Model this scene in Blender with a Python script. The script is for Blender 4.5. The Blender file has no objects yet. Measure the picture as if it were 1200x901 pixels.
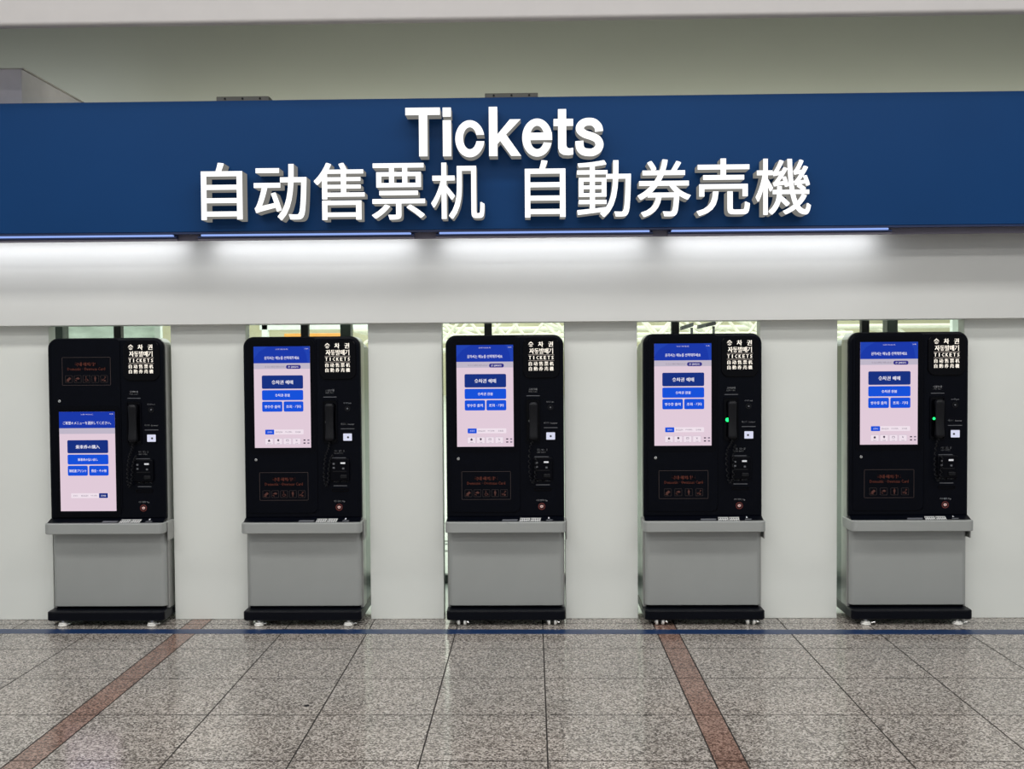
import bpy, bmesh, math, random
from mathutils import Matrix, Vector
random.seed(7)
S = bpy.context.scene
COL = S.collection
PI = math.pi

# ------------------------------------------------------------------ camera
cam_d = bpy.data.cameras.new('camera')
cam = bpy.data.objects.new('camera', cam_d)
COL.objects.link(cam)
cam_d.sensor_width = 36.0
cam_d.lens = 1191.4 / 1200 * 36.0
cam_d.clip_end = 200
PITCH, YAW, ROLL = 0.0296, 0.0205, -0.0072
M = Matrix.Rotation(YAW, 3, 'Z') @ Matrix.Rotation(-PITCH, 3, 'X') @ Matrix.Rotation(-ROLL, 3, 'Y')
R = Matrix((M @ Vector((1, 0, 0)), M @ Vector((0, 0, 1)), M @ Vector((0, -1, 0)))).transposed()
cam.matrix_world = Matrix.Translation((0, -6.097, 1.6)) @ R.to_4x4()
S.camera = cam

# ------------------------------------------------------------------ world, lights, exposure
S.view_settings.view_transform = 'Standard'
S.view_settings.look = 'None'
S.view_settings.gamma = 1.0
S.view_settings.use_curve_mapping = False
S.view_settings.exposure = 0.0
wd = bpy.data.worlds.new('world')
S.world = wd
wd.use_nodes = True
bg = wd.node_tree.nodes['Background']
bg.inputs[0].default_value = (0.93, 0.97, 1.0, 1)
bg.inputs[1].default_value = 0.48


def area(name, loc, rot, sx, sy, power, col=(1, 1, 1), spec=1.0):
    d = bpy.data.lights.new(name, 'AREA')
    d.shape = 'RECTANGLE'
    d.size, d.size_y, d.energy, d.color = sx, sy, power, col
    d.specular_factor = spec
    o = bpy.data.objects.new(name, d)
    o.location, o.rotation_euler = loc, rot
    COL.objects.link(o)
    return o


# hall ceiling lamps, over and behind the place the photograph was taken from
for y in (-3.0, -6.4, -9.8):
    area('hall_ceiling_lamp', (0, y, 5.75), (0, 0, 0), 13, 0.7, 300, (1.0, 0.985, 0.96))
# cove rows, then unseen lights added to brighten the concourse behind the wall
area('cove_light', (1.1, .5, 3.0), (PI, 0, 0), 8.2, .06, 9, (1.0, .96, .78))  # extra row added to brighten the side of the duct
area('cove_light', (1.1, 1.58, 3.0), (math.radians(140), 0, 0), 8.2, .06, 42, (1.0, .96, .76))
area('cove_light', (-4.2, 1.5, 3.37), (math.radians(140), 0, 0), 2.2, .06, 5, (1.0, .985, .88))  # added to lift the dark wall above the duct
area('concourse_top_fill', (0, 18, 7.5), (0, 0, 0), 34, 26, 6000, (1.0, 1.0, 0.96))  # unseen overhead light added to keep the concourse bright
area('concourse_front_fill', (0, 2.4, 4.6), (math.radians(62), 0, 0), 14, 0.8, 600, (1, 1, 0.96))  # added fill for the front sides of things in the concourse


# ------------------------------------------------------------------ materials
def lin(c):
    c = c / 255.0
    return c / 12.92 if c <= 0.04045 else ((c + 0.055) / 1.055) ** 2.4


def rgb(r, g, b):
    return (lin(r), lin(g), lin(b), 1)


MATS = {}


def mat(name, col, rough=0.5, metal=0.0, spec=0.5, emit=0.0, var=0.06, scale=8.0, bump=0.0, stretch=None):
    """procedural paint/plastic/metal: base colour with a slight noise variation"""
    if name in MATS:
        return MATS[name]
    m = bpy.data.materials.new(name)
    m.use_nodes = True
    nt = m.node_tree
    b = nt.nodes['Principled BSDF']
    c = rgb(*col)
    b.inputs['Roughness'].default_value = rough
    b.inputs['Metallic'].default_value = metal
    b.inputs['Specular IOR Level'].default_value = spec
    b.inputs['Base Color'].default_value = c
    if emit > 0:
        b.inputs['Specular IOR Level'].default_value = min(spec, .12)
        b.inputs['Base Color'].default_value = (c[0] * .04, c[1] * .04, c[2] * .04, 1)
        b.inputs['Emission Color'].default_value = c
        b.inputs['Emission Strength'].default_value = emit
    else:
        tc = nt.nodes.new('ShaderNodeTexCoord')
        mp = nt.nodes.new('ShaderNodeMapping')
        if stretch:
            mp.inputs['Scale'].default_value = stretch
        n = nt.nodes.new('ShaderNodeTexNoise')
        n.inputs['Scale'].default_value = scale
        n.inputs['Detail'].default_value = 4
        r = nt.nodes.new('ShaderNodeValToRGB')
        lo = tuple(x * (1 - var) for x in c[:3]) + (1,)
        hi = tuple(min(1, x * (1 + var)) for x in c[:3]) + (1,)
        r.color_ramp.elements[0].position = 0.3
        r.color_ramp.elements[1].position = 0.7
        r.color_ramp.elements[0].color = lo
        r.color_ramp.elements[1].color = hi
        L = nt.links.new
        L(tc.outputs['Object'], mp.inputs['Vector'])
        L(mp.outputs['Vector'], n.inputs['Vector'])
        L(n.outputs['Fac'], r.inputs['Fac'])
        L(r.outputs['Color'], b.inputs['Base Color'])
        if bump:
            bp = nt.nodes.new('ShaderNodeBump')
            bp.inputs['Strength'].default_value = bump
            bp.inputs['Distance'].default_value = 0.01
            L(n.outputs['Fac'], bp.inputs['Height'])
            L(bp.outputs['Normal'], b.inputs['Normal'])
    MATS[name] = m
    return m


def granite(name, dark, mid, light, rough=0.13, s=140.0):
    m = bpy.data.materials.new(name)
    m.use_nodes = True
    nt = m.node_tree
    L = nt.links.new
    b = nt.nodes['Principled BSDF']
    tc = nt.nodes.new('ShaderNodeTexCoord')
    n1 = nt.nodes.new('ShaderNodeTexVoronoi')
    n1.inputs['Scale'].default_value = s
    r = nt.nodes.new('ShaderNodeValToRGB')
    r.color_ramp.elements[0].position = 0.12
    r.color_ramp.elements[0].color = rgb(*dark)
    r.color_ramp.elements[1].position = 0.9
    r.color_ramp.elements[1].color = rgb(*light)
    e = r.color_ramp.elements.new(0.5)
    e.color = rgb(*mid)
    n2 = nt.nodes.new('ShaderNodeTexNoise')
    n2.inputs['Scale'].default_value = 1.7
    n2.inputs['Detail'].default_value = 3
    r2 = nt.nodes.new('ShaderNodeValToRGB')
    r2.color_ramp.elements[0].position = 0.35
    r2.color_ramp.elements[0].color = (0.9, 0.9, 0.9, 1)
    r2.color_ramp.elements[1].position = 0.65
    r2.color_ramp.elements[1].color = (1.05, 1.03, 1.02, 1)
    mx = nt.nodes.new('ShaderNodeMix')
    mx.data_type = 'RGBA'
    mx.blend_type = 'MULTIPLY'
    mx.inputs[0].default_value = 1
    L(tc.outputs['Object'], n1.inputs['Vector'])
    L(tc.outputs['Object'], n2.inputs['Vector'])
    sp = nt.nodes.new('ShaderNodeSeparateColor')
    L(n1.outputs['Color'], sp.inputs['Color'])
    L(sp.outputs[0], r.inputs['Fac'])
    L(n2.outputs['Fac'], r2.inputs['Fac'])
    L(r.outputs['Color'], mx.inputs[6])
    L(r2.outputs['Color'], mx.inputs[7])
    L(mx.outputs[2], b.inputs['Base Color'])
    b.inputs['Roughness'].default_value = rough
    b.inputs['Specular IOR Level'].default_value = 0.45
    return m


def clear_glass(name, tint, rough=0.03, mixf=0.12, bump=0.0):
    m = bpy.data.materials.new(name)
    m.use_nodes = True
    nt = m.node_tree
    nt.nodes.clear()
    L = nt.links.new
    out = nt.nodes.new('ShaderNodeOutputMaterial')
    t = nt.nodes.new('ShaderNodeBsdfTransparent')
    t.inputs[0].default_value = rgb(*tint)
    g = nt.nodes.new('ShaderNodeBsdfGlossy')
    g.inputs['Roughness'].default_value = rough
    mx = nt.nodes.new('ShaderNodeMixShader')
    mx.inputs[0].default_value = mixf
    L(t.outputs[0], mx.inputs[1])
    L(g.outputs[0], mx.inputs[2])
    L(mx.outputs[0], out.inputs['Surface'])
    if bump:
        n = nt.nodes.new('ShaderNodeTexNoise')
        n.inputs['Scale'].default_value = 9
        bp = nt.nodes.new('ShaderNodeBump')
        bp.inputs['Strength'].default_value = bump
        L(n.outputs['Fac'], bp.inputs['Height'])
        L(bp.outputs['Normal'], g.inputs['Normal'])
    return m


WHITE = mat('white_wall_paint', (206, 207, 204), .45, var=.025, scale=1.5)
PIER = mat('white_pier_laminate', (222, 225, 220), .35, var=.03, scale=1.2)
COVE = mat('cove_paint', (170, 175, 172), .7, var=.06, scale=.8, stretch=(.5, 1, 1))
BEAMW = mat('beam_paint', (184, 181, 180), .5, var=.02)
BOXP = mat('duct_paint', (226, 222, 232), .5)
BLUE = mat('sign_blue', (13, 57, 106), .42, spec=.12, var=.05, scale=1.1)
BLUED = mat('sign_trim_blue', (16, 36, 78), .4)
LETF = mat('letter_face', (255, 255, 255), .3, emit=1.25)
LETS = mat('letter_return', (150, 148, 142), .4, emit=.62)
STRIP = mat('strip_glow', (150, 178, 246), .3, emit=1.0)  # glow put in for the LED's reflection on the lip
LIP = mat('strip_housing_grey', (112, 108, 124), .5)
BRKT = mat('bracket_steel', (92, 92, 88), .5, metal=.4)
PANEL = mat('kiosk_black', (5, 7, 15), .32, spec=.08, var=.1, scale=20)
PANELR = mat('kiosk_black_recess', (4, 5, 11), .28, spec=.08, var=.1)
GLOSS = mat('kiosk_gloss_black', (3, 3, 7), .12, spec=.12, var=.05)
RUBBER = mat('handset_plastic', (17, 18, 22), .45, spec=.2)
SILVER = mat('kiosk_silver_paint', (160, 163, 161), .42, metal=.2, var=.04, scale=3)
SILVERS = mat('kiosk_side_metal', (160, 160, 158), .33, metal=.6, var=.04, scale=3)
REAR = mat('kiosk_rear_housing', (74, 82, 80), .3, metal=.5)
BASEM = mat('plinth_black', (7, 9, 17), .35, spec=.14)
CHROME = mat('chrome', (215, 215, 212), .18, metal=1.0)
FOOT = mat('white_foot', (232, 231, 226), .4)
INK = mat('label_print', (236, 238, 244), .5)
INKD = mat('label_print_dim', (98, 100, 106), .5)
TCKT = mat('header_lit_text', (255, 246, 232), .4, emit=1.15)
HLINE = mat('header_lit_line', (170, 160, 152), .4, emit=.7)
BRN = mat('notice_print', (128, 62, 46), .5)
BRNL = mat('notice_outline', (56, 44, 44), .5)
BRNI = mat('notice_icon', (84, 44, 36), .5)
STK = mat('sticker_white', (205, 206, 204), .5)
STKD = mat('sticker_ink', (40, 42, 46), .5)
SCANW = mat('scanner_window_light', (222, 224, 246), .3, emit=.9)
REDR = mat('payment_ring', (120, 52, 48), .4)
PINKW = mat('payment_symbol', (226, 190, 184), .4)
LED = mat('green_led', (24, 236, 96), .3, emit=4.0)
LEDOFF = mat('led_off', (70, 72, 70), .3)
UI_BG = mat('ui_background', (226, 204, 218), .3, emit=.95)
UI_HEAD = mat('ui_header', (20, 54, 168), .3, emit=.95)
UI_HEAD_REFL = mat('ui_header_reflection', (28, 64, 176), .3, emit=.95)  # header blue lightened by a painted screen reflection
UI_BAND = mat('ui_band', (192, 183, 200), .3, emit=.95)
UI_NAVY = mat('ui_navy_button', (16, 46, 128), .3, emit=.95)
UI_BLUE = mat('ui_blue_button', (14, 80, 218), .3, emit=.95)
UI_PILL = mat('ui_pill', (44, 40, 130), .3, emit=.95)
UI_WHITE = mat('ui_white', (244, 240, 250), .3, emit=.97)
UI_CARD = mat('ui_card', (238, 224, 234), .3, emit=.97)
UI_GREY = mat('ui_grey_text', (120, 108, 130), .3, emit=.9)
UI_DARK = mat('ui_dark_icon', (70, 58, 76), .3, emit=.9)
POST = mat('post_black', (14, 13, 15), .5)
MULL = mat('mullion_grey', (72, 78, 76), .45, metal=.3)
TAPE = mat('floor_tape_blue', (16, 46, 88), .35, var=.08)
TILE = granite('granite_grey', (90, 85, 81), (145, 139, 132), (193, 187, 180))
STRIPE = granite('granite_pink', (90, 70, 62), (130, 104, 93), (164, 136, 124))
GROUT = mat('grout', (44, 40, 38), .8)
CONC = mat('concourse_floor', (206, 212, 206), .25, var=.06)
CREAM = mat('truss_cream', (234, 231, 214), .6)
TAN = mat('concourse_back_wall', (196, 190, 158), .7, var=.12, scale=.6)
MINT = mat('mint_panel', (226, 238, 228), .4, var=.2, scale=5, stretch=(1, 1, 2.5))
ORANGE = mat('orange_board', (236, 158, 60), .5, var=.1)
PALE = mat('pale_frame', (228, 234, 228), .5)
GLASSM = clear_glass('window_glass', (246, 251, 247), mixf=.07)


# ------------------------------------------------------------------ mesh helpers
class MB:
    def __init__(self):
        self.v, self.f, self.m, self.mats, self.sm = [], [], [], [], []

    def mi(self, m):
        if m not in self.mats:
            self.mats.append(m)
        return self.mats.index(m)

    def add(self, vs, fs, m, smooth=False):
        o = len(self.v)
        self.v += [tuple(v) for v in vs]
        i = self.mi(m)
        for f in fs:
            self.f.append([a + o for a in f])
            self.m.append(i)
            self.sm.append(smooth)

    def build(self, name, parent=None, loc=(0, 0, 0), recalc=True):
        me = bpy.data.meshes.new(name)
        me.from_pydata(self.v, [], self.f)
        for m in self.mats:
            me.materials.append(m)
        for p, i, s in zip(me.polygons, self.m, self.sm):
            p.material_index = i
            p.use_smooth = s
        if recalc:
            bm = bmesh.new()
            bm.from_mesh(me)
            bmesh.ops.recalc_face_normals(bm, faces=bm.faces)
            bm.to_mesh(me)
            bm.free()
        o = bpy.data.objects.new(name, me)
        o.location = loc
        COL.objects.link(o)
        if parent:
            o.parent = parent
        return o

    # --- shapes
    def box(self, x0, x1, y0, y1, z0, z1, m):
        vs = [(x, y, z) for z in (z0, z1) for y in (y0, y1) for x in (x0, x1)]
        self.add(vs, [(0, 1, 3, 2), (4, 6, 7, 5), (0, 4, 5, 1), (2, 3, 7, 6), (0, 2, 6, 4), (1, 5, 7, 3)], m)

    def loft(self, rings, m, cap0=True, cap1=True, smooth=False):
        n = len(rings[0])
        vs = [p for r in rings for p in r]
        fs = []
        for k in range(len(rings) - 1):
            for i in range(n):
                j = (i + 1) % n
                fs.append((k * n + i, k * n + j, (k + 1) * n + j, (k + 1) * n + i))
        self.add(vs, fs, m, smooth)
        if cap0:
            self.add(rings[0], [tuple(range(n))], m)
        if cap1:
            self.add(rings[-1], [tuple(range(n))], m)

    def bbox(self, x0, x1, y0, y1, z0, z1, m, b=.004):
        """box with bevelled edges (bevel on the four edges that run along each face)"""
        rings = []
        for (i, z) in ((b, z0), (0, z0 + b), (0, z1 - b), (b, z1)):
            rings.append([(p[0], p[1], z) for p in rrect((x0 + x1) / 2, (y0 + y1) / 2, x1 - x0 - 2 * i, y1 - y0 - 2 * i, max(b - i, .0004), 2)])
        self.loft(rings, m)

    def plate(self, cx, cz, w, h, r, yb, yf, m, bev=.004, n=6):
        """rounded rectangle standing in the xz plane, from back yb to front yf, bevelled front edge"""
        def ring(i, y):
            rr = tuple(max(q - i, .0006) for q in (r if isinstance(r, tuple) else (r,) * 4))
            return [(p[0], y, p[1]) for p in rrect(cx, cz, w - 2 * i, h - 2 * i, rr, n)]
        self.loft([ring(0, yb), ring(0, yf + bev), ring(bev * .3, yf + bev * .3), ring(bev, yf)], m)

    def frame(self, cx, cz, w, h, r, t, yb, yf, m, n=5):
        o = rrect(cx, cz, w, h, r, n)
        i = rrect(cx, cz, w - 2 * t, h - 2 * t, max(r - t, .0006), n)
        k = len(o)
        rings = [[(p[0], yb, p[1]) for p in o], [(p[0], yf, p[1]) for p in o], [(p[0], yf, p[1]) for p in i], [(p[0], yb, p[1]) for p in i]]
        vs = [p for q in rings for p in q]
        fs = []
        for a in range(4):
            b = (a + 1) % 4
            for q in range(k):
                j = (q + 1) % k
                fs.append((a * k + q, a * k + j, b * k + j, b * k + q))
        self.add(vs, fs, m)

    def vprism(self, x0, x1, y0, y1, rf, z0, z1, m, bev=.004, rb=.002):
        """upright prism with rounded front corners in plan"""
        def ring(i, z):
            rr = tuple(max(q - i, .0006) for q in (rb, rb, rf, rf))
            return [(p[0], p[1], z) for p in rrect((x0 + x1) / 2, (y0 + y1) / 2, x1 - x0 - 2 * i, y1 - y0 - 2 * i, rr, 6)]
        self.loft([ring(bev, z0), ring(0, z0 + bev), ring(0, z1 - bev), ring(bev, z1)], m)

    def tube(self, pts, r, m, n=8, caps=True):
        rings = []
        P = [Vector(p) for p in pts]
        for k, p in enumerate(P):
            t = (P[min(k + 1, len(P) - 1)] - P[max(k - 1, 0)]).normalized()
            u = t.cross(Vector((0, 1, 0)) if abs(t.y) < .9 else Vector((1, 0, 0))).normalized()
            w = t.cross(u)
            rr = r[k] if isinstance(r, (list, tuple)) else r
            rings.append([tuple(p + (u * math.cos(a) + w * math.sin(a)) * rr) for a in [2 * PI * i / n for i in range(n)]])
        self.loft(rings, m, caps, caps, smooth=True)

    def disc(self, c, axis, r, h, m, n=20, bev=0.0):
        c = Vector(c)
        a = Vector(axis).normalized()
        u = a.orthogonal().normalized()
        w = a.cross(u)
        def ring(rr, t):
            return [tuple(c + a * t + (u * math.cos(q) + w * math.sin(q)) * rr) for q in [2 * PI * i / n for i in range(n)]]
        if bev:
            self.loft([ring(r - bev, 0), ring(r, bev), ring(r, h - bev), ring(r - bev, h)], m)
        else:
            self.loft([ring(r, 0), ring(r, h)], m)

    def ring(self, c, r0, r1, y0, y1, m, n=24):
        q = [(math.cos(2 * PI * i / n), math.sin(2 * PI * i / n)) for i in range(n)]
        rings = [[(c[0] + a * rr, y, c[1] + b * rr) for a, b in q] for rr, y in ((r1, y0), (r1, y1), (r0, y1), (r0, y0))]
        self.loft(rings, m, False, False)

    def poly(self, pts, y, m):
        self.add([(p[0], y, p[1]) for p in pts], [tuple(range(len(pts)))], m)

    def rect(self, x0, x1, z0, z1, y, m, r=0.0):
        if r:
            self.poly(rrect((x0 + x1) / 2, (z0 + z1) / 2, x1 - x0, z1 - z0, r, 4), y, m)
        else:
            self.poly([(x0, z0), (x1, z0), (x1, z1), (x0, z1)], y, m)

    def line(self, a, b, t, y, m):
        a, b = Vector(a), Vector(b)
        d = (b - a).normalized()
        n = Vector((-d.y, d.x)) * t / 2
        self.poly([a + n, b + n, b - n, a - n], y, m)

    def text(self, s, cx, cz, h, y, m, bold=0.0, maxw=None, spread=None, f=None):
        """text in the xz plane; h = height of the glyph box. f maps (x, z) to a 3d point"""
        vs, fs, (x0, x1, z0, z1) = glyphs(s, 0.0, 1)
        k = h / (z1 - z0)
        kx = k
        if maxw and (x1 - x0) * k > maxw:
            kx = maxw / (x1 - x0)
        if spread:
            kx = spread / (x1 - x0)
        for d in ((-bold, bold) if bold else (0,)):
            out = [(cx + (a - (x0 + x1) / 2 + d) * kx, cz + (b - (z0 + z1) / 2) * k) for a, b, c in vs]
            self.add([f(p) for p in out] if f else [(p[0], y, p[1]) for p in out], fs, m)


def rrect(cx, cy, w, h, r, n=6):
    """counter-clockwise rounded rectangle; r = one radius or (top-left, top-right, bottom-right, bottom-left)"""
    rt = r if isinstance(r, tuple) else (r,) * 4
    x0, x1, y0, y1 = cx - w / 2, cx + w / 2, cy - h / 2, cy + h / 2
    pts = []
    for (x, y, q, a0, sx, sy) in ((x1, y1, rt[1], 0, -1, -1), (x0, y1, rt[0], 90, 1, -1), (x0, y0, rt[3], 180, 1, 1), (x1, y0, rt[2], 270, -1, 1)):
        for k in range(n + 1):
            a = math.radians(a0 + 90 * k / n)
            pts.append((x + sx * q + q * math.cos(a), y + sy * q + q * math.sin(a)))
    return pts


GC = {}


def glyphs(s, bold=0.0, res=2, extrude=0.0):
    """verts, faces and bounds of a string set in the built-in font"""
    key = (s, bold, res, extrude)
    if key in GC:
        return GC[key]
    c = bpy.data.curves.new('glyph', 'FONT')
    c.body = s
    c.resolution_u = res
    c.offset = bold
    c.extrude = extrude
    o = bpy.data.objects.new('glyph', c)
    COL.objects.link(o)
    dg = bpy.context.evaluated_depsgraph_get()
    me = bpy.data.meshes.new_from_object(o.evaluated_get(dg))
    vs = [tuple(v.co) for v in me.vertices]
    fs = [tuple(p.vertices) for p in me.polygons]
    bpy.data.objects.remove(o)
    bpy.data.curves.remove(c)
    bpy.data.meshes.remove(me)
    xs, ys = [v[0] for v in vs], [v[1] for v in vs]
    GC[key] = (vs, fs, (min(xs), max(xs), min(ys), max(ys)))
    return GC[key]


def thing(name, label, cat, loc=(0, 0, 0), group=None):
    o = bpy.data.objects.new(name, None)
    o.empty_display_size = .1
    o.location = loc
    COL.objects.link(o)
    return tag(o, label, cat, group)


def tag(o, label, cat, group=None):
    o['label'] = label
    o['category'] = cat
    if group:
        o['group'] = group
    return o


def struct(o):
    o['kind'] = 'structure'
    return o


# ------------------------------------------------------------------ the setting: floor
XS = [-8.6, -8.1, -7.6, -7.1, -6.6, -6.1, -5.6, -5.1, -4.6, -4.1, -3.6, -3.085, -2.585, -2.085, -1.96, -1.462, -.966, -.455, .049, .702, .826, 1.46, 1.96, 2.46, 2.96, 3.46, 3.96, 4.46, 4.96, 5.46, 5.96, 6.46, 6.96, 7.46]
YS = [-.10 - .51 * k for k in range(24)][::-1] + [.14]
mb = MB()
mb.box(-9, 9, -13, .143, -.12, -.003, GROUT)
for i in range(len(XS) - 1):
    pink = abs(XS[i] + 2.085) < .01 or abs(XS[i] - .702) < .01
    for j in range(len(YS) - 1):
        mb.add([(XS[i] + .0032, YS[j] + .003, 0), (XS[i + 1] - .0032, YS[j] + .003, 0), (XS[i + 1] - .0032, YS[j + 1] - .003, 0), (XS[i] + .0032, YS[j + 1] - .003, 0)],
               [(0, 1, 2, 3)], STRIPE if pink else TILE)
struct(mb.build('floor', recalc=False))
mb = MB()
mb.box(-20, 20, .143, 36, -.12, 0, CONC)
struct(mb.build('floor_concourse'))
# blue tape line
mb = MB()
mb.add([(-9, -.155, .0012), (-9, -.245, .0012), (9, -.40, .0012), (9, -.305, .0012), (-9, -.155, 0), (-9, -.245, 0), (9, -.40, 0), (9, -.305, 0)],
       [(0, 1, 2, 3), (0, 1, 5, 4), (1, 2, 6, 5), (2, 3, 7, 6), (3, 0, 4, 7)], TAPE)
tag(mb.build('floor_tape'), 'long blue tape line stuck on the floor in front of the ticket machines', 'tape')
# trodden gum spot
mb = MB()
mb.disc((-1.044, -1.512, 0), (0, 0, 1), .013, .0012, RUBBER, 12)
tag(mb.build('gum_spot'), 'small round dark gum spot on the grey floor tiles', 'spot')
# ------------------------------------------------------------------ the setting: wall with five openings
OPEN = [(-2.931, -2.187), (-1.732, -.991), (-.546, .190), (.626, 1.358), (1.818, 2.568)]
edges = [-8.8] + [e for o in OPEN for e in o] + [8.8]
for k in range(6):
    mb = MB()
    mb.bbox(edges[2 * k], edges[2 * k + 1], .01, .1, 0, 1.95, PIER, .003)
    struct(mb.build('wall_pier'))
mb = MB()
mb.bbox(-8.8, 8.8, -.08, .1, 1.7895, 2.98, WHITE, .003)
struct(mb.build('wall_front'))
# slab added to block concourse light from the recess; cove above the wall
mb = MB()
mb.box(-8.8, 8.8, .1, 1.9, 2.9, 2.98, COVE)
struct(mb.build('light_block_slab'))
mb = MB()
prof = [(1.9, 2.95), (1.9, 4.9)] + [(1.9 - .5 * (1 - math.cos(a)), 4.9 + .5 * math.sin(a)) for a in [math.radians(5 * k) for k in range(1, 19)]] + [(-.55, 5.4)]
back = [(1.98, 2.95), (1.98, 5.48), (-.55, 5.48)]
vs = [(-8.9, y, z) for y, z in prof + back[::-1]] + [(8.9, y, z) for y, z in prof + back[::-1]]
n = len(prof) + 3
fs = [(i, (i + 1) % n, n + (i + 1) % n, n + i) for i in range(n)] + [tuple(range(n)), tuple(range(n, 2 * n))]
mb.add(vs, fs, COVE)
struct(mb.build('wall_back'))
# ceiling beam with rounded lower edge at the top of the picture
mb = MB()
def beam_ring(x):
    pts = [(-.66, 6.0), (-.66, 3.395)] + [(-.66 + .02 * (1 - math.cos(a)), 3.395 - .02 * math.sin(a)) for a in [math.radians(15 * k) for k in range(1, 7)]] + [(-.615, 3.375), (-.615, 6.0)]
    return [(x, y, z) for y, z in pts]
mb.loft([beam_ring(-8.9), beam_ring(8.9)], BEAMW)
o = struct(mb.build('ceiling_beam'))
mb = MB()
mb.box(-9, 9, -13, -.5, 6.0, 6.1, BEAMW)
struct(mb.build('ceiling'))
# boxed-in duct at the left above the sign
mb = MB()
mb.bbox(-5.4, -3.058, 0, 1.85, 2.985, 3.335, BOXP, .004)
mb.box(-5.4, -3.05, .006, 1.85, 3.335, 3.342, BEAMW)
struct(mb.build('trim_1'))

# ------------------------------------------------------------------ sign board
sign = thing('sign_board', 'long blue sign board with white raised lettering above the ticket machines', 'sign', (0, -.06, 2.305))
mb = MB()
mb.bbox(-8.7, 8.7, -.27, -.245, .004, .742, BLUE, .002)
mb.build('face_panel', sign)
mb = MB()
mb.box(-8.7, 8.7, -.244, -.021, .722, .738, BLUED)
mb.box(-8.7, 8.7, -.244, -.021, .03, .045, BLUED)
mb.build('box_frame', sign)
mb = MB()
mb.bbox(-8.7, 8.7, -.268, -.242, -.0085, .003, BLUED, .001)
mb.bbox(-8.7, 8.7, -.207, -.196, -.040, .003, LIP, .002)
mb.build('lower_lip', sign)
for x in (-1.636, -.11):
    mb = MB()
    mb.bbox(x - .15, x + .15, -.255, -.12, .7425, .769, BRKT, .002)
    for q in (-.1, 0, .1):
        mb.disc((x + q, -.256, .7555), (0, -1, 0), .006, .004, RUBBER, 8)
    mb.build('mounting_bracket', sign)


YF, YB = -.371, -.271        # front and back of the raised letters


def cjk(ch, x0, x1, z0, z1):
    """one raised character; its strokes are thickened by overlaid shifted outlines"""
    vs, fs, (a0, a1, b0, b1) = glyphs(ch, 0, 5, .05)
    dx, dz = .0028, .0018
    kx, kz = (x1 - x0 - 2 * dx) / (a1 - a0), (z1 - z0 - 2 * dz) / (b1 - b0)
    mb = MB()
    for sx, sz in ((-1, -1), (1, -1), (1, 1), (-1, 1)):
        out = [(x0 + dx + sx * dx + (v[0] - a0) * kx, YF + .05 - v[2], z0 + dz + sz * dz + (v[1] - b0) * kz) for v in vs]
        isf = lambda f: all(out[i][1] < YF + .001 for i in f)
        mb.add(out, [f for f in fs if isf(f)], LETF)
        mb.add(out, [f for f in fs if not isf(f)], LETS)
    mb.build('letter', sign, recalc=False)


def latin(polys, box, x0, x1, z0, z1):
    """one raised letter from outlines drawn in a (left, right, top, bottom) frame"""
    l, r, t, b = box
    mb = MB()
    for p in polys:
        q = [(x0 + (u - l) / (r - l) * (x1 - x0), z1 - (v - t) / (b - t) * (z1 - z0)) for u, v in p]
        a = sum(q[i][0] * q[(i + 1) % len(q)][1] - q[(i + 1) % len(q)][0] * q[i][1] for i in range(len(q)))
        if a < 0:
            q = q[::-1]
        n = len(q)
        vs = [(x, YF, z) for x, z in q] + [(x, YB, z) for x, z in q]
        mb.add(vs, [tuple(range(n))], LETF)
        mb.add(vs, [(i, n + i, n + (i + 1) % n, (i + 1) % n) for i in range(n)], LETS)
    mb.build('letter', sign, recalc=False)


def arc(cx, cy, rx, ry, a0, a1, n=40):
    return [(cx + rx * math.cos(math.radians(a0 + (a1 - a0) * k / n)), cy - ry * math.sin(math.radians(a0 + (a1 - a0) * k / n))) for k in range(n + 1)]


def smooth(c, n=8):
    pts = []
    for i in range(len(c) - 1):
        p0, p1, p2, p3 = c[max(i - 1, 0)], c[i], c[i + 1], c[min(i + 2, len(c) - 1)]
        for s in range(n):
            t = s / n
            pts.append(tuple(.5 * ((2 * p1[k]) + (-p0[k] + p2[k]) * t + (2 * p0[k] - 5 * p1[k] + 4 * p2[k] - p3[k]) * t * t + (-p0[k] + 3 * p1[k] - 3 * p2[k] + p3[k]) * t ** 3) for k in (0, 1)))
    return pts + [c[-1]]


def ribbon(c, h):
    a, b = [], []
    for i, p in enumerate(c):
        q0, q1 = c[max(i - 1, 0)], c[min(i + 1, len(c) - 1)]
        d = Vector((q1[0] - q0[0], q1[1] - q0[1])).normalized()
        a.append((p[0] - d.y * h, p[1] + d.x * h))
        b.append((p[0] + d.y * h, p[1] - d.x * h))
    return a + b[::-1]


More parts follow.
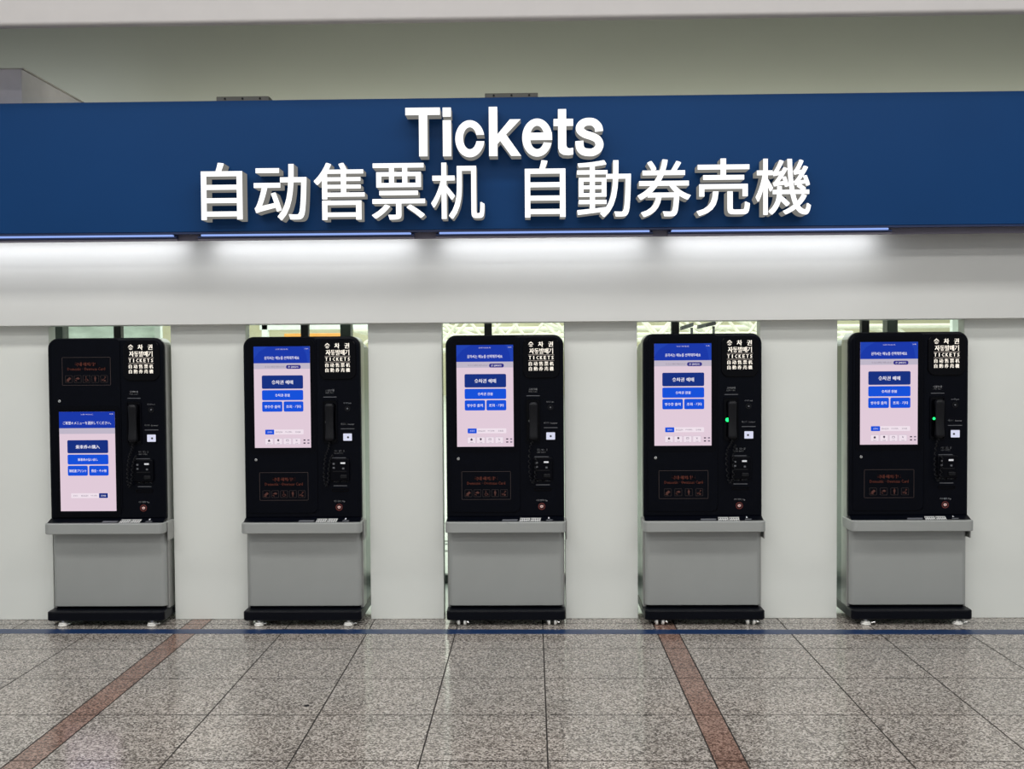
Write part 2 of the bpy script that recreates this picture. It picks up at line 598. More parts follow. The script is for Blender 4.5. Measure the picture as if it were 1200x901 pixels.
S_LINE = smooth([(1135, 176), (1130, 148), (1108, 124), (1080, 118), (1050, 124), (1030, 146), (1032, 170), (1056, 190), (1094, 204), (1124, 221), (1137, 250), (1128, 279), (1102, 296), (1076, 298), (1046, 291), (1029, 268), (1025, 230)])
LATIN = [
    ([[(24, 42), (222, 42), (222, 84), (149, 84), (149, 320), (101, 320), (101, 84), (24, 84)]], (24, 222, 42, 320), (-.697, -.505, 2.702, 2.970)),
    ([[(240, 42), (286, 42), (286, 94), (240, 94)], [(240, 114), (286, 114), (286, 320), (240, 320)]], (240, 286, 42, 320), (-.490, -.444, 2.701, 2.969)),
    ([arc(394, 212, 84, 108, 12, 352) + arc(394, 209, 39, 64, 344, 17)], (310, 478, 104, 320), (-.421, -.259, 2.694, 2.898)),
    ([[(502, 37), (550, 37), (550, 192), (622, 108), (684, 108), (600, 193), (686, 313), (629, 313), (566, 228), (550, 246), (550, 313), (502, 313)]], (502, 686, 37, 313), (-.234, -.056, 2.699, 2.970)),
    ([arc(779, 212, 84, 108, 0, 343) + arc(779, 211, 40, 66, 335, 0), [(738, 184), (862, 184), (863, 226), (738, 226)]], (695, 863, 104, 320), (-.050, .116, 2.693, 2.903)),
    ([[(905, 48), (950, 48), (950, 103), (988, 103), (988, 143), (950, 143), (950, 252), (955, 264), (967, 269), (988, 266), (988, 304), (962, 308), (932, 305), (913, 292), (905, 268), (905, 143), (880, 143), (880, 103), (905, 103)]], (880, 988, 48, 308), (.124, .232, 2.699, 2.953)),
    ([ribbon(S_LINE, 22.5)], (1002, 1160, 95, 321), (.243, .400, 2.692, 2.904)),
]
Z = 2.305
for polys, box, (x0, x1, z0, z1) in LATIN:
    latin(polys, box, x0, x1, z0 - Z, z1 - Z)
for ch, x0, x1, z0, z1 in [('自', -1.844, -1.612, 2.362, 2.679), ('动', -1.548, -1.252, 2.356, 2.668), ('售', -1.212, -.928, 2.356, 2.672), ('票', -.889, -.592, 2.354, 2.666), ('机', -.558, -.262, 2.355, 2.666),
                           ('自', -.037, .188, 2.358, 2.674), ('動', .252, .550, 2.356, 2.670), ('券', .586, .880, 2.354, 2.671), ('売', .911, 1.205, 2.358, 2.672), ('機', 1.236, 1.540, 2.360, 2.668)]:
    cjk(ch, x0, x1, z0 - Z, z1 - Z)

# strip lights under the sign
segs = [(-3.5, -2.05, 'leftmost white strip light under the blue sign, cut by the picture edge'),
        (-1.885, -.688, 'strip light under the sign, below the five characters at left'),
        (-.525, .665, 'strip light under the sign, above the middle ticket machine'),
        (.790, 2.005, 'rightmost lit strip light under the blue sign board')]
for x0, x1, lb in segs:
    t = thing('strip_light', lb, 'light', ((x0 + x1) / 2, -.29, 2.295), 'strip lights under the sign board')
    h = (x1 - x0) / 2
    mb = MB()
    mb.bbox(-h - .02, h + .02, -.028, .02, -.02, -.010, BLUED, .002)
    mb.bbox(-h - .02, h + .02, .004, .02, -.0105, .0005, BLUED, .002)
    mb.build('housing', t)
    mb = MB()
    mb.bbox(-h, h, -.03, .003, -.0095, .0005, STRIP, .002)  # glowing bar stands in for the LED reflected on the lip
    mb.build('glow_bar', t)
    mb = MB()
    mb.bbox(-h - .02, h + .02, -.018, .0, -.033, -.0205, LIP, .002)
    mb.build('lower_baffle', t)
    area('strip_lamp', ((x0 + x1) / 2, -.19, 2.266), (math.radians(40), 0, 0), 2 * h, .04, 1.25 * 2 * h, (.94, .95, 1.0))

# ------------------------------------------------------------------ ticket machines
def kx(px):
    return (px - 591.5) * .00506


def kz(py):
    return 1.715 - (py - 392.5) * .005068


def screen_mesh(x0, x1, z0, z1, y, jp):
    mb = MB()
    w, h = x1 - x0, z1 - z0
    U = lambda u: x0 + u * w
    V = lambda v: z1 - v * h
    e = .0004
    def rc(u0, u1, v0, v1, lay, m, r=0.0):
        mb.rect(U(u0), U(u1), V(v1), V(v0), y - lay * e, m, r)
    def tx(s, u, v, hh, lay, m, maxw=None, bold=.012):
        mb.text(s, U(u), V(v), hh * h, y - lay * e, m, bold, maxw * w if maxw else None)
    mb.box(x0, x1, y, y + .006, z0, z1, UI_BG)
    rc(0, 1, 0, .165, 1, UI_HEAD)
    if not jp:  # lighter corners: a reflection painted onto the header
        mb.poly([(U(0), V(.12)), (U(.1), V(.05)), (U(.26), V(0)), (U(0), V(0))], y - 1.5 * e, UI_HEAD_REFL)
        mb.poly([(U(.86), V(0)), (U(.93), V(.07)), (U(.96), V(.165)), (U(1), V(.165)), (U(1), V(0))], y - 1.5 * e, UI_HEAD_REFL)
    tx('2025년 10월 25일 (토)' if not jp else '2025年 10月 25日 (土)', .5, .028, .014, 2, UI_CARD, .34, 0)
    tx('10:40', .94, .024, .012, 2, UI_CARD, .09, 0)
    tx('원하시는 메뉴를 선택해주세요' if not jp else 'ご希望のメニューを選択してください。', .5, .113, .032, 2, UI_WHITE, .62 if not jp else .86)
    rc(0, 1, .165, .222, 1, UI_BAND)
    if not jp:
        tx('더 크고 선명한 화면으로 보기', .38, .2, .016, 2, UI_GREY, .36, 0)
        rc(.575, .835, .183, .222, 2, UI_PILL, .0105)
        tx('큰 글씨모드', .705, .203, .02, 3, UI_WHITE, .2)
    rc(.14, .873, .285, .417, 2, UI_NAVY, .008)
    rc(.14, .873, .43, .53, 2, UI_BLUE, .008)
    rc(.14, .5, .542, .643, 2, UI_BLUE, .008)
    rc(.523, .873, .542, .643, 2, UI_BLUE, .008)
    b = ['승차권 예매', '승차권 환불', '영수증 출력', '조회 · 기타'] if not jp else ['乗車券の購入', '乗車券の払い戻し', '領収書プリント', '照会・その他']
    tx(b[0], .505, .353, .04 if not jp else .038, 3, UI_WHITE, .44, .02)
    tx(b[1], .505, .481, .028, 3, UI_WHITE, .36, .015)
    tx(b[2], .32, .594, .03, 3, UI_WHITE, .31, .015)
    tx(b[3], .7, .594, .03, 3, UI_WHITE, .27, .015)
    rc(.19, .87, .82, .868, 1, UI_CARD, .004)
    L = ['한국어', 'ENGLISH', '中文(简体)', '日本語']
    for k, s in enumerate(L):
        on = k == (3 if jp else 0)
        u = .268 + .168 * k
        if on:
            rc(u - .08, u + .08, .82, .868, 2, UI_BLUE if not jp else UI_NAVY, .004)
        tx(s, u, .845, .016, 3, UI_WHITE if on else UI_GREY, .12, 0)
    if not jp:
        for k in range(4):
            u = .255 + .163 * k
            rc(u - .072, u + .072, .905, .968, 1, UI_CARD, .004)
            mb.frame(U(u), V(.9365), .144 * w, .063 * h, .004, .0012, y, y - 2 * e, UI_BAND, 3)
            cx, cz = U(u), V(.928)
            if k == 0:
                mb.poly([(cx - .008, cz - .001), (cx + .008, cz - .001), (cx, cz + .008)], y - 3 * e, UI_DARK)
                mb.rect(cx - .006, cx + .006, cz - .007, cz - .001, y - 3 * e, UI_DARK)
            elif k == 1:
                mb.poly([(cx + .0062 * math.cos(a * .5), cz + .002 + .0062 * math.sin(a * .5)) for a in range(13)], y - 3 * e, UI_DARK)
                mb.poly([(cx - .005, cz), (cx + .005, cz), (cx, cz - .008)], y - 3 * e, UI_DARK)
            elif k == 2:
                mb.frame(cx, cz, .016, .012, .002, .0016, y, y - 3 * e, UI_GREY, 2)
                mb.line((cx - .008, cz + .002), (cx + .008, cz + .002), .0014, y - 3 * e, UI_GREY)
            else:
                mb.line((cx - .005, cz + .006), (cx + .004, cz - .006), .002, y - 3 * e, UI_GREY)
                mb.line((cx + .005, cz + .004), (cx - .004, cz - .004), .002, y - 3 * e, UI_GREY)
            tx(['현재위치', '분실물', '시각표', '도움말'][k], u, .958, .0095, 3, UI_GREY, .11, 0)
        for q, (du, dv) in enumerate(((.885, .925), (.955, .925), (.885, .955), (.955, .955))):
            rc(du - .018, du + .018, dv - .006, dv + .006, 3, UI_GREY if q % 2 else UI_DARK)
    return mb


def notice(cx, cz, five):
    """dim brown outlined card notice, printed on the black door"""
    mb = MB()
    w, h, y = .292, .168, -.0052
    mb.frame(cx, cz, w, h, .006, .0022, -.003, y, BRNL, 3)
    mb.text('국내·해외카드', cx, cz + .042, .022, y, BRN, .022, .19)
    mb.text('Domestic · Overseas Card', cx, cz + .014, .018, y, BRN, .018, .225)
    n = 5 if five else 4
    for k in range(n):
        x = cx + (k - (n - 1) / 2) * (.053 if five else .062)
        z = cz - .046
        mb.frame(x, z, .043, .043, .004, .0013, -.003, y, BRNL, 3)
        kind = k if five else (0, 1, 3, 4)[k]
        yy = y - .0003
        if kind == 0:      # card in a hand
            mb.poly([(x - .014, z - .004), (x + .004, z + .012), (x + .015, z + .003), (x - .003, z - .012)], yy, BRNI)
            mb.line((x - .016, z - .011), (x + .002, z - .015), .004, yy, BRNI)
        elif kind == 1:    # hand with a note
            mb.poly([(x - .014, z + .002), (x + .002, z + .011), (x + .014, z + .004), (x + .006, z - .003), (x - .004, z - .001)], yy, BRNI)
            mb.line((x - .015, z - .006), (x - .004, z - .012), .004, yy, BRNI)
        elif kind == 2:    # wheelchair
            mb.poly([(x - .002 + .003 * math.cos(a), z + .013 + .003 * math.sin(a)) for a in [2 * PI * i / 10 for i in range(10)]], yy, BRNI)
            mb.line((x - .002, z + .009), (x - .001, z - .001), .003, yy, BRNI)
            mb.line((x - .001, z - .001), (x + .008, z - .001), .003, yy, BRNI)
            mb.line((x + .008, z - .001), (x + .012, z - .012), .003, yy, BRNI)
            mb.ring((x - .001, z - .006), .006, .0085, y, yy, BRNI, 16)
        elif kind == 3:    # standing figure
            mb.poly([(x + .0035 * math.cos(a), z + .0135 + .0035 * math.sin(a)) for a in [2 * PI * i / 10 for i in range(10)]], yy, BRNI)
            mb.poly([(x - .006, z + .009), (x + .006, z + .009), (x + .006, z - .002), (x + .003, z - .002), (x + .003, z - .015), (x - .003, z - .015), (x - .003, z - .002), (x - .006, z - .002)], yy, BRNI)
        else:              # arrowed card
            mb.line((x - .012, z - .012), (x + .012, z + .012), .003, yy, BRNI)
            mb.line((x + .012, z + .012), (x + .002, z + .012), .003, yy, BRNI)
            mb.line((x - .012, z - .012), (x - .012, z), .003, yy, BRNI)
            mb.rect(x - .002, x + .01, z - .014, z - .006, yy, BRNI)
    return mb


def cord_points(style):
    """centre line of the handset cord, then wound into a coil"""
    x = kx(625)
    if style == 0:
        c = [(x - .002, kz(516)), (x - .008, kz(524)), (x - .024, kz(532)), (x - .034, kz(545)), (x - .036, kz(558)), (x - .026, kz(567)), (x - .014, kz(562)), (x - .008, kz(548)), (x + .004, kz(536)), (x + .02, kz(531))]
    elif style == 1:
        c = [(x, kz(516)), (x - .012, kz(522)), (x - .03, kz(528)), (x - .034, kz(542)), (x - .026, kz(560)), (x - .01, kz(566)), (x + .004, kz(558)), (x + .006, kz(540)), (x + .01, kz(526)), (x + .022, kz(522))]
    else:
        c = [(x - .004, kz(516)), (x - .02, kz(524)), (x - .026, kz(540)), (x - .022, kz(556)), (x - .008, kz(565)), (x + .006, kz(560)), (x + .012, kz(546)), (x + .016, kz(534))]
    # smooth with Catmull-Rom
    pts = []
    for i in range(len(c) - 1):
        p0, p1, p2, p3 = c[max(i - 1, 0)], c[i], c[i + 1], c[min(i + 2, len(c) - 1)]
        for s in range(16):
            t = s / 16
            pts.append(tuple(.5 * ((2 * p1[k]) + (-p0[k] + p2[k]) * t + (2 * p0[k] - 5 * p1[k] + 4 * p2[k] - p3[k]) * t * t + (-p0[k] + 3 * p1[k] - 3 * p2[k] + p3[k]) * t ** 3) for k in (0, 1)))
    out = []
    a = 0
    for i in range(len(pts) - 1):
        p, q = Vector(pts[i]), Vector(pts[i + 1])
        d = (q - p).normalized()
        nn = Vector((-d.y, d.x))
        a += 1.05
        c_ = p + nn * .0062 * math.cos(a)
        out.append((c_.x, -.03 + .0062 * math.sin(a), c_.y))
    return out


def keyhole(mb, x, z):
    mb.disc((x, -.005, z), (0, -1, 0), .0085, .004, CHROME, 16, .001)
    mb.box(x - .001, x + .001, -.0096, -.009, z - .005, z + .005, STKD)


def kiosk(loc, label, jp=False, led_r=.0075, five=True, led=False, wheels=False, cord=0, kshift=0.0, tint=None, rear_l=0.0):
    t = thing('ticket_machine', label, 'ticket machine', loc, 'ticket machines in a row')
    # silver body shell behind the black front, whole height
    mb = MB()
    mb.plate(0, .9, .699, 1.628, (.055, .055, .004, .004), .14, .03, SILVERS, .003)
    mb.build('side_shell', t)
    mb = MB()
    mb.plate(-.002, .875, .69, 1.60, (.05, .05, .01, .01), .36, .141, REAR, .006)
    mb.build('rear_housing', t)
    # black front
    mb = MB()
    mb.plate(0, 1.171, .70, 1.088, (.062, .062, .012, .012), .0298, 0, PANEL, .014, 8)
    mb.build('front_panel', t)
    # left door that holds screen and notice
    mb = MB()
    mb.plate(kx(568), kz(497), .416, 1.046, (.04, .022, .04, .01), -.0002, -.003, PANEL, .003, 6)
    mb.frame(kx(568), kz(497), .416, 1.046, .03, .002, -.0002, -.0036, PANELR, 6)
    door = mb.build('screen_door', t)
    sz1, sz0 = (1.657, 1.054) if not jp else (1.276, .68)
    scx = kx(568.5)
    mb = MB()
    mb.frame(scx, (sz0 + sz1) / 2, .336 + .056, sz1 - sz0 + .07, .024, .027, -.003, -.006, PANELR, 6)
    mb.build('screen_bezel', t)
    screen_mesh(scx - .168, scx + .168, sz0, sz1, -.0036, jp).build('screen', t, recalc=False)
    nb = notice(kx(569), kz(568.5) if not jp else kz(431.5), five)
    nb.build('payment_notice', t, recalc=False)
    mb = MB()
    keyhole(mb, kx(536.5), kz(537) if not jp else kz(466.5))
    mb.build('keyhole', t)
    # lit header plate
    hx, hz = kx(634.5), kz(419.5)
    mb = MB()
    mb.plate(hx, hz, .216, .238, .042, -.0002, -.009, GLOSS, .004, 8)
    hp = mb.build('header_plate', t)
    mb = MB()
    y = -.0096
    for s, px in (('승', 622.5), ('차', 634), ('권', 645.5)):
        mb.text(s, kx(px), kz(403.6), .031, y, TCKT, .03)
    mb.text('자동발매기', hx, kz(411.5), .033, y, TCKT, .03, spread=.138)
    mb.rect(hx - .076, hx + .076, kz(416.2), kz(415.5), y, HLINE)
    for k, s in enumerate('TICKETS'):
        mb.text(s, kx(621.4 + 4.38 * k), kz(419.2), .0205, y, TCKT, .04, maxw=.0132 if s != 'I' else None)
    mb.rect(hx - .076, hx + .076, kz(423.0), kz(422.3), y, HLINE)
    for k in range(5):
        mb.text('自动售票机'[k], kx(621.8 + 6.2 * k), kz(426.2), .0235, y, TCKT, .03, maxw=.022)
        mb.text('自動券売機'[k], kx(621.8 + 6.2 * k), kz(432.1), .0235, y, TCKT, .03, maxw=.022)
    mb.build('lit_lettering', hp, recalc=False)
    # handset in its cradle
    mb = MB()
    mb.frame(kx(624.5), kz(492.5), .09, .26, .014, .008, .004, -.007, PANELR, 5)
    mb.rect(kx(624.5) - .037, kx(624.5) + .037, kz(492.5) - .122, kz(492.5) + .122, -.0006, GLOSS)
    mb.build('handset_cradle', t)
    hs = MB()
    rings = []
    for s in range(25):
        q = s / 24
        z = kz(471) - q * .222
        e = math.sqrt(max(0, 1 - (abs(q - .5) * 2) ** 16))
        w = (.0265 - .003 * math.sin(PI * q)) * (.6 + .4 * e)
        yf = -.038 - .012 * (1 - math.sin(PI * q)) * e
        yb = -.004 - .018 * math.sin(PI * q) ** 2
        yc, hy = (yf + yb) / 2, abs(yf - yb) / 2
        rings.append([(kx(625) + w * math.copysign(abs(math.cos(a)) ** .4, math.cos(a)), yc + hy * math.copysign(abs(math.sin(a)) ** .4, math.sin(a)), z) for a in [2 * PI * i / 16 for i in range(16)]])
    hs.loft(rings, RUBBER, smooth=True)
    ho = hs.build('handset', t)
    mb = MB()
    mb.tube(cord_points(cord), .0028, RUBBER, 6)
    mb.build('coiled_cord', ho)
    mb = MB()
    lx = kx(591.5) + .142
    mb.disc((kx(620.2), -.0065, kz(493)), (0, -1, 0), led_r, .004, LED if led else LEDOFF, 12, .001)
    mb.build('indicator_light', t)
    # earphone jack
    mb = MB()
    mb.ring((kx(645), kz(477.3)), .012, .0165, .0, -.004, RUBBER, 20)
    mb.disc((kx(645), .0, kz(477.3)), (0, -1, 0), .005, .004, INKD, 12)
    mb.build('earphone_jack', t)
    # code scanner window
    mb = MB()
    sx, sz = kx(645) + kshift * 0, kz(510.8)
    mb.plate(sx, sz, .064, .056, .006, -.0002, -.005, PANELR, .002, 3)
    sc = mb.build('code_scanner', t)
    mb = MB()
    mb.plate(sx, sz, .052, .043, .003, -.005, -.0058, SCANW, .0006, 2)
    mb.disc((sx + kshift, -.0059, sz - .001), (0, -1, 0), .0062, .0006, STKD, 14)
    mb.build('scanner_window', sc)
    # card reader with slot and keys
    mb = MB()
    rx, rz = kx(635.5), kz(549)
    mb.plate(rx, rz, .118, .135, .012, -.0002, -.016, PANELR, .006, 4)
    mb.box(rx - .04, rx + .04, -.0175, -.016, rz - .012, rz - .006, RUBBER)
    cr = mb.build('card_reader', t)
    for dx, dz, m in ((-.035, .036, INKD), (-.035, .012, INKD), (.02, .04, INK), (.022, .008, INKD)):
        mb = MB()
        e = .008 if m is INK else 0
        mb.rect(rx + dx - .006 - e, rx + dx + .006 + e, rz + dz - .005, rz + dz + .005, -.0168, m, .001)
        mb.build('reader_mark', cr, recalc=False)
    mb = MB()
    mb.plate(rx + .024, rz - .04, .04, .022, .006, -.016, -.024, RUBBER, .004, 4)
    mb.build('card_mouth', cr)
    # ticket outlet slot
    mb = MB()
    mb.frame(kx(635.5), kz(573), .1, .018, .004, .004, -.0002, -.005, GLOSS, 3)
    mb.build('ticket_outlet', t)
    # printed labels of the right column
    y = -.0012
    LB = [
        ((('음성안내', 624.5, 456, .0125, .01, .05), ('VOICE GUIDE', 624.5, 458.8, .009, .005, .052)), (617, 632.5, 463.65)),
        ((('이어폰 Jack', 645, 471, .011, .008, .058),), None),
        ((('바코드 Scanner', 645, 495.5, .012, .008, .08),), (637, 653, 501.1)),
        ((('카드 넣는 곳', 635, 527, .013, .008, .062), ('CARD INSERT', 634, 529.8, .009, .004, .056)), (626, 642.5, 535.1)),
        ((('승차권 · 영수증 나오는 곳', 636.5, 560.4, .013, .01, .098), ('TICKET · RECEIPT', 636, 563.2, .008, .004, .086)), (627.5, 643.5, 568.1)),
        ((('카드접촉 Tap', 634.5, 586.4, .013, .012, .07),), None)]
    for lines, rule in LB:
        mb = MB()
        for s_, px, py, hh, bo, mw in lines:
            mb.text(s_, kx(px), kz(py), hh, y, INK, bo, mw)
        if rule:
            mb.rect(kx(rule[0]), kx(rule[1]), kz(rule[2]) - .0018, kz(rule[2]) + .0018, y, INKD)
        mb.build('printed_label', t, recalc=False)
    # contactless mark
    mb = MB()
    px_, pz_ = kx(634), kz(593.4)
    mb.disc((px_, -.0002, pz_), (0, -1, 0), .021, .003, PANELR, 24, .001)
    mb.ring((px_, pz_), .0165, .02, -.003, -.004, REDR)
    mb.poly([(px_ - .01, pz_ + .004), (px_ - .002, pz_ + .009), (px_ + .01, pz_ + .005), (px_ + .008, pz_ - .006), (px_ - .003, pz_ - .009), (px_ - .009, pz_ - .003)], -.0036, PINKW)
    mb.line((px_ - .004, pz_), (px_ + .006, pz_ - .003), .003, -.0039, REDR)
    mb.build('contactless_mark', t, recalc=False)
    # sloping black ledge with instruction stickers
    y0, y1, z0, z1 = -.078, .001, .606, .636
    def ring(i, lift):
        o = []
        for p in rrect(0, (y0 + y1) / 2, .694 - 2 * i, y1 - y0 - 2 * i, (.002, .002, .03 - i, .03 - i), 6):
            o.append((p[0], p[1], (z0 + (z1 - z0) * (p[1] - y0) / (y1 - y0)) if lift else .56))
        return o
    mb = MB()
    mb.loft([ring(0, 0), ring(0, 1)], PANEL)
    lg = mb.build('ledge', t)
    F = lambda p: (p[0], y0 + p[1] * (y1 - y0), z0 + (z1 - z0) * p[1] + .0008)
    G = lambda p: (p[0], y0 + p[1] * (y1 - y0), z0 + (z1 - z0) * p[1] + .0014)
    def sheet(mb, xa, xb, a, b, m, sk=.006):
        mb.add([F((xa, a)), F((xb, a)), F((xb + sk, b)), F((xa + sk, b))], [(0, 1, 2, 3)], m)
    for xa, base in ((.082, .088), (.146, .152)):
        mb = MB()
        sheet(mb, xa, xa + .058, .18, .8, STK)
        for r_, zz in enumerate((.35, .62)):
            for c_ in range(4):
                xx = base + c_ * .0135
                mb.add([G((xx, zz - .09)), G((xx + .008, zz - .09)), G((xx + .009, zz + .06)), G((xx + .001, zz + .06))], [(0, 1, 2, 3)], STKD if (r_ + c_) % 2 else INKD)
        mb.build('instruction_sticker', lg, recalc=False)
    mb = MB()
    sheet(mb, -.022, .068, .38, .6, INKD)
    mb.build('grey_label', lg, recalc=False)
    mb = MB()
    mb.add([F((.25, .7)), F((.262, .7)), F((.256, .92))], [(0, 1, 2)], INK)
    sheet(mb, .238, .276, .42, .56, INKD)
    sheet(mb, .244, .272, .2, .3, INKD)
    mb.build('arrow_mark', lg, recalc=False)
    # silver bumper band
    mb = MB()
    mb.vprism(-.356, .356, -.085, .1, .035, .553, .616, SILVER, .004)
    mb.build('bumper_band', t)
    mb = MB()
    mb.bbox(.3565, .364, -.01, .09, .50, .612, SILVERS, .003)
    mb.build('card_tray', t)
    # lower cabinet
    mb = MB()
    mb.vprism(-.341, .341, -.004, .0295, .028, .104, .5525, SILVER, .003)
    mb.build('lower_cabinet', t)
    mb = MB()
    mb.vprism(-.334, .334, .004, .1, .02, .09, .1035, GLOSS, .001)
    mb.build('gap_strip', t)
    # black plinth
    mb = MB()
    mb.vprism(-.352, .352, -.076, .34, .026, .034, .0895, BASEM, .006)
    mb.build('plinth', t)
    # feet
    for x in (-.262, .272):
        for yy in (-.047, .29):
            mb = MB()
            if wheels:
                mb.bbox(x - .012, x + .012, yy - .012, yy + .012, .026, .035, RUBBER, .002)
                for s in (-1, 1):
                    mb.disc((x + s * .011, yy, .0215), (s, 0, 0), .0212, .014, FOOT, 20, .003)
                    mb.disc((x + s * .0252, yy, .0215), (s, 0, 0), .016, .006, CHROME, 20, .002)
                mb.tube([(x + .032, yy - .018, .026), (x + .042, yy - .022, .02)], .006, CHROME, 8)
                mb.build('caster', t)
            else:
                mb.disc((x, yy, .0005), (0, 0, 1), .03, .01, FOOT, 24, .003)
                mb.disc((x, yy, .0105), (0, 0, 1), .026, .010, FOOT, 24, .003)
                mb.disc((x, yy, .02), (0, 0, 1), .011, .015, CHROME, 12)
                mb.tube([(x + .026, yy - .012, .014), (x + .05, yy - .02, .018)], .0055, CHROME, 8)
                mb.build('levelling_foot', t)
    return t


KY = -.08
kiosk((-2.549, KY, 0), 'black and grey ticket machine with low-set Japanese screen and notice above it', jp=True, cord=0, kshift=.004)
kiosk((-1.374, KY, 0), 'ticket machine with white floor pads, no green light, next to the Japanese-screen one', cord=0, kshift=.003)
kiosk((-.167, KY, 0), 'ticket machine on casters in the middle of the row, handset without green light', wheels=True, cord=2, kshift=0.0)
kiosk((1.001, KY, 0), 'ticket machine on casters whose handset shows a bright green light', five=False, led=True, led_r=.0115, wheels=True, cord=1, kshift=-.005)
kiosk((2.208, KY, 0), 'rightmost ticket machine, on white floor pads, with green handset light', five=False, led=True, cord=2, kshift=-.008)

# ------------------------------------------------------------------ behind the wall
for x, lb in ((-2.642, 'behind the Japanese-screen ticket machine'), (-1.446, 'behind the second ticket machine from left'), (-.281, 'behind the middle ticket machine'), (.900, 'behind the machine with the bright green light'), (2.088, 'behind the rightmost ticket machine')):
    t = thing('post', 'black square upright post rising ' + lb, 'post', (x, .35, 0), 'black posts behind the ticket machines')
    mb = MB()
    mb.bbox(-.0235, .0235, -.0235, .0235, .008, 2.6, POST, .002)
    mb.build('upright', t)
    mb = MB()
    mb.bbox(-.06, .06, -.05, .05, 0, .008, POST, .002)
    mb.build('foot_plate', t)
# glazed screen of the passage behind
MX = [-5.2, -3.32, -1.30, .62, 2.475, 4.4]
for k in range(5):
    w = thing('window_%d' % (k + 1), 'tall glazed bay of the screen behind the ticket machines', 'window', (MX[k], 1.0, 0))
    del w['label'], w['category']
    struct(w)
    mb = MB()
    mb.bbox(-.036, .036, -.05, .05, 0, 2.9, MULL, .004)
    struct(mb.build('mullion', w))
    mb = MB()
    mb.bbox(.037, MX[k + 1] - MX[k] - .037, -.03, .03, 0, .06, MULL, .004)
    struct(mb.build('sill', w))
    mb = MB()
    mb.box(.037, MX[k + 1] - MX[k] - .037, -.004, .004, .061, 2.9, GLASSM)
    struct(mb.build('pane', w))
# dark door tracks let into the concourse floor
mb = MB()
for y in (2.12, 2.42, 2.56):
    mb.box(-9, 9, y, y + .045, 0, .003, MULL)
struct(mb.build('trim_2'))
# far wall of the concourse
mb = MB()
mb.box(-22, 22, 34, 34.3, -.12, 12, TAN)
struct(mb.build('wall_far'))


def truss(y, x0, x1, z0, z1, step, lb, r=.055):
    t = thing('roof_truss', lb, 'truss', ((x0 + x1) / 2, y, 0), 'cream roof trusses of the concourse')
    cx = (x0 + x1) / 2
    for z in (z0, z1):
        mb = MB()
        mb.tube([(x0 - cx, 0, z), (x1 - cx, 0, z)], r, CREAM, 8)
        mb.build('chord', t)
    mb = MB()
    n = int((x1 - x0) / step)
    for k in range(n):
        a = x0 - cx + k * step
        mb.tube([(a, 0, z0), (a + step * .5, .05, z1)], r * .7, CREAM, 6)
        mb.tube([(a + step * .5, .05, z1), (a + step, 0, z0)], r * .7, CREAM, 6)
        if k % 3 == 0:
            mb.tube([(a, .1, z1), (a + step * 1.4, 1.2, z0)], r * .9, CREAM, 6)
    mb.build('web_members', t)
    for q in (x0 - cx + .3, x1 - cx - .3):
        mb = MB()
        mb.tube([(q, 0, 0), (q, 0, z0)], .09, CREAM, 8)
        mb.build('column', t)


truss(20, -3.4, 8.6, 1.95, 2.62, 1.1, 'nearest cream roof truss seen above the middle machine')
truss(24, -3.8, 9.4, 2.15, 2.95, 1.5, 'farther cream roof truss seen behind the nearest one', .07)
truss(28, -6, 14, 1.75, 2.45, 1.9, 'farthest cream roof truss against the concourse wall', .08)
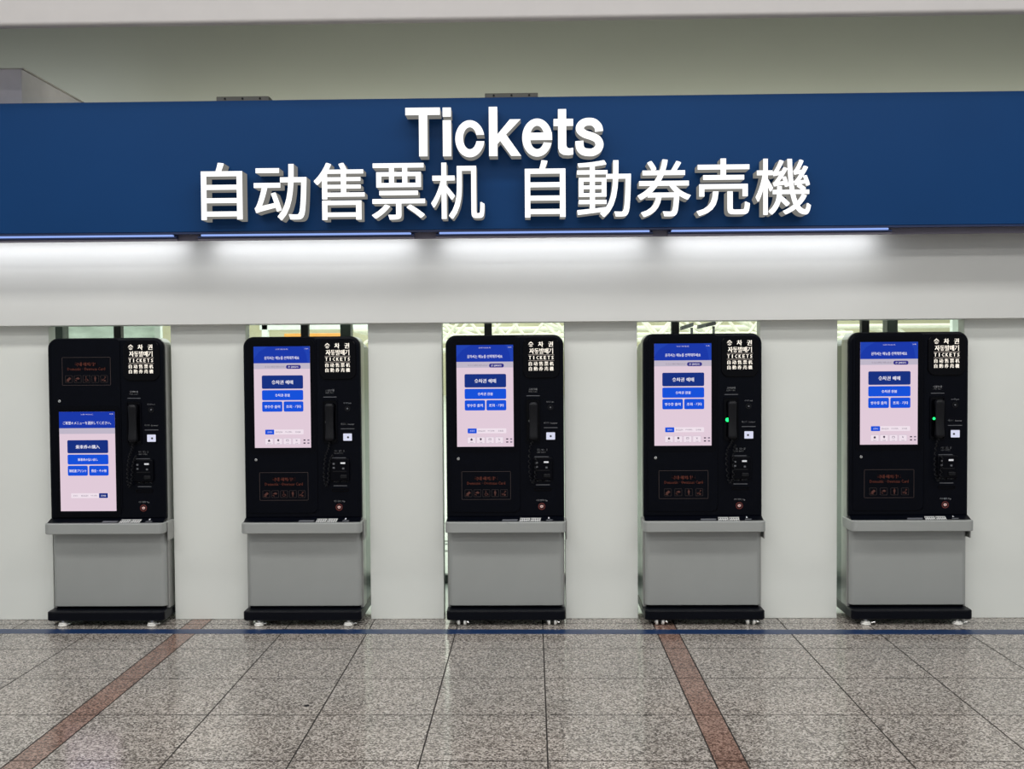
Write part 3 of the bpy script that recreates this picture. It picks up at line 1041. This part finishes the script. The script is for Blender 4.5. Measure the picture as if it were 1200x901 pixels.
# mint glass screens behind the outer machines
for x0, x1, y, z1, lb in ((-5.2, -3.38, 3.0, 3.0, 'pale mint glass screen behind the Japanese-screen machine'), (-7.6, -6.1, 10.0, 3.2, 'mint screen seen behind the second machine at left'), (3.75, 4.3, 3.0, 3.0, 'pale mint glass screen behind the rightmost machine')):
    t = thing('glass_screen', lb, 'screen', ((x0 + x1) / 2, y, 0), 'mint screens in the concourse')
    h = (x1 - x0) / 2
    mb = MB()
    mb.bbox(-h, h, -.01, .01, .1, z1, MINT, .002)
    mb.build('panel', t)
    mb = MB()
    mb.frame(0, z1 / 2, 2 * h + .08, z1 + .0, .01, .05, -.03, .03, PALE, 3)
    mb.build('frame', t)
# orange board
t = thing('notice_board', 'orange board glimpsed above the second ticket machine from left', 'board', (-3.93, 12, 0))
mb = MB()
mb.bbox(-.5, .5, -.03, .03, 1.45, 2.0, ORANGE, .006)
mb.build('panel', t)
mb = MB()
for q in range(5):
    mb.box(-.36 + q * .17, -.27 + q * .17, -.034, -.03, 1.84, 1.9, RUBBER)
mb.build('print', t)
for q in (-.4, .4):
    mb = MB()
    mb.tube([(q, .05, 0), (q, .05, 1.9)], .03, PALE, 8)
    mb.build('leg', t)
# white beams above the orange board
t = thing('gantry', 'white double-beam gantry behind the orange board', 'gantry', (-4.1, 14, 0))
mb = MB()
mb.bbox(-1.3, 1.4, -.06, .06, 2.12, 2.22, PALE, .006)
mb.bbox(-1.3, 1.4, -.06, .06, 2.34, 2.46, PALE, .006)
mb.build('beam', t)
for q in (-1.2, 1.3):
    mb = MB()
    mb.bbox(q - .06, q + .06, -.06, .06, 0, 2.6, PALE, .006)
    mb.build('leg', t)
# two black lamps on poles
for x, w, z, lb in ((2.43, .19, 2.02, 'smaller left one of two black lamps above the green-lit machine'), (2.74, .27, 2.04, 'larger right one of two black lamps above the green-lit machine')):
    t = thing('lamp_post', lb, 'lamp', (x, 10, 0), 'black lamps on poles in the concourse')
    mb = MB()
    mb.tube([(w * .42, 0, .02), (w * .42, 0, z - .02)], .02, POST, 8)
    mb.disc((w * .42, 0, 0), (0, 0, 1), .14, .02, POST, 20, .004)
    mb.build('pole', t)
    mb = MB()
    vs = [(a, b, z + c + (.03 if a > 0 else -.03)) for c in (-.03, .03) for b in (-.08, .08) for a in (-w / 2, w / 2)]
    mb.add(vs, [(0, 1, 3, 2), (4, 6, 7, 5), (0, 4, 5, 1), (2, 3, 7, 6), (0, 2, 6, 4), (1, 5, 7, 3)], POST)
    mb.build('lamp_head', t)
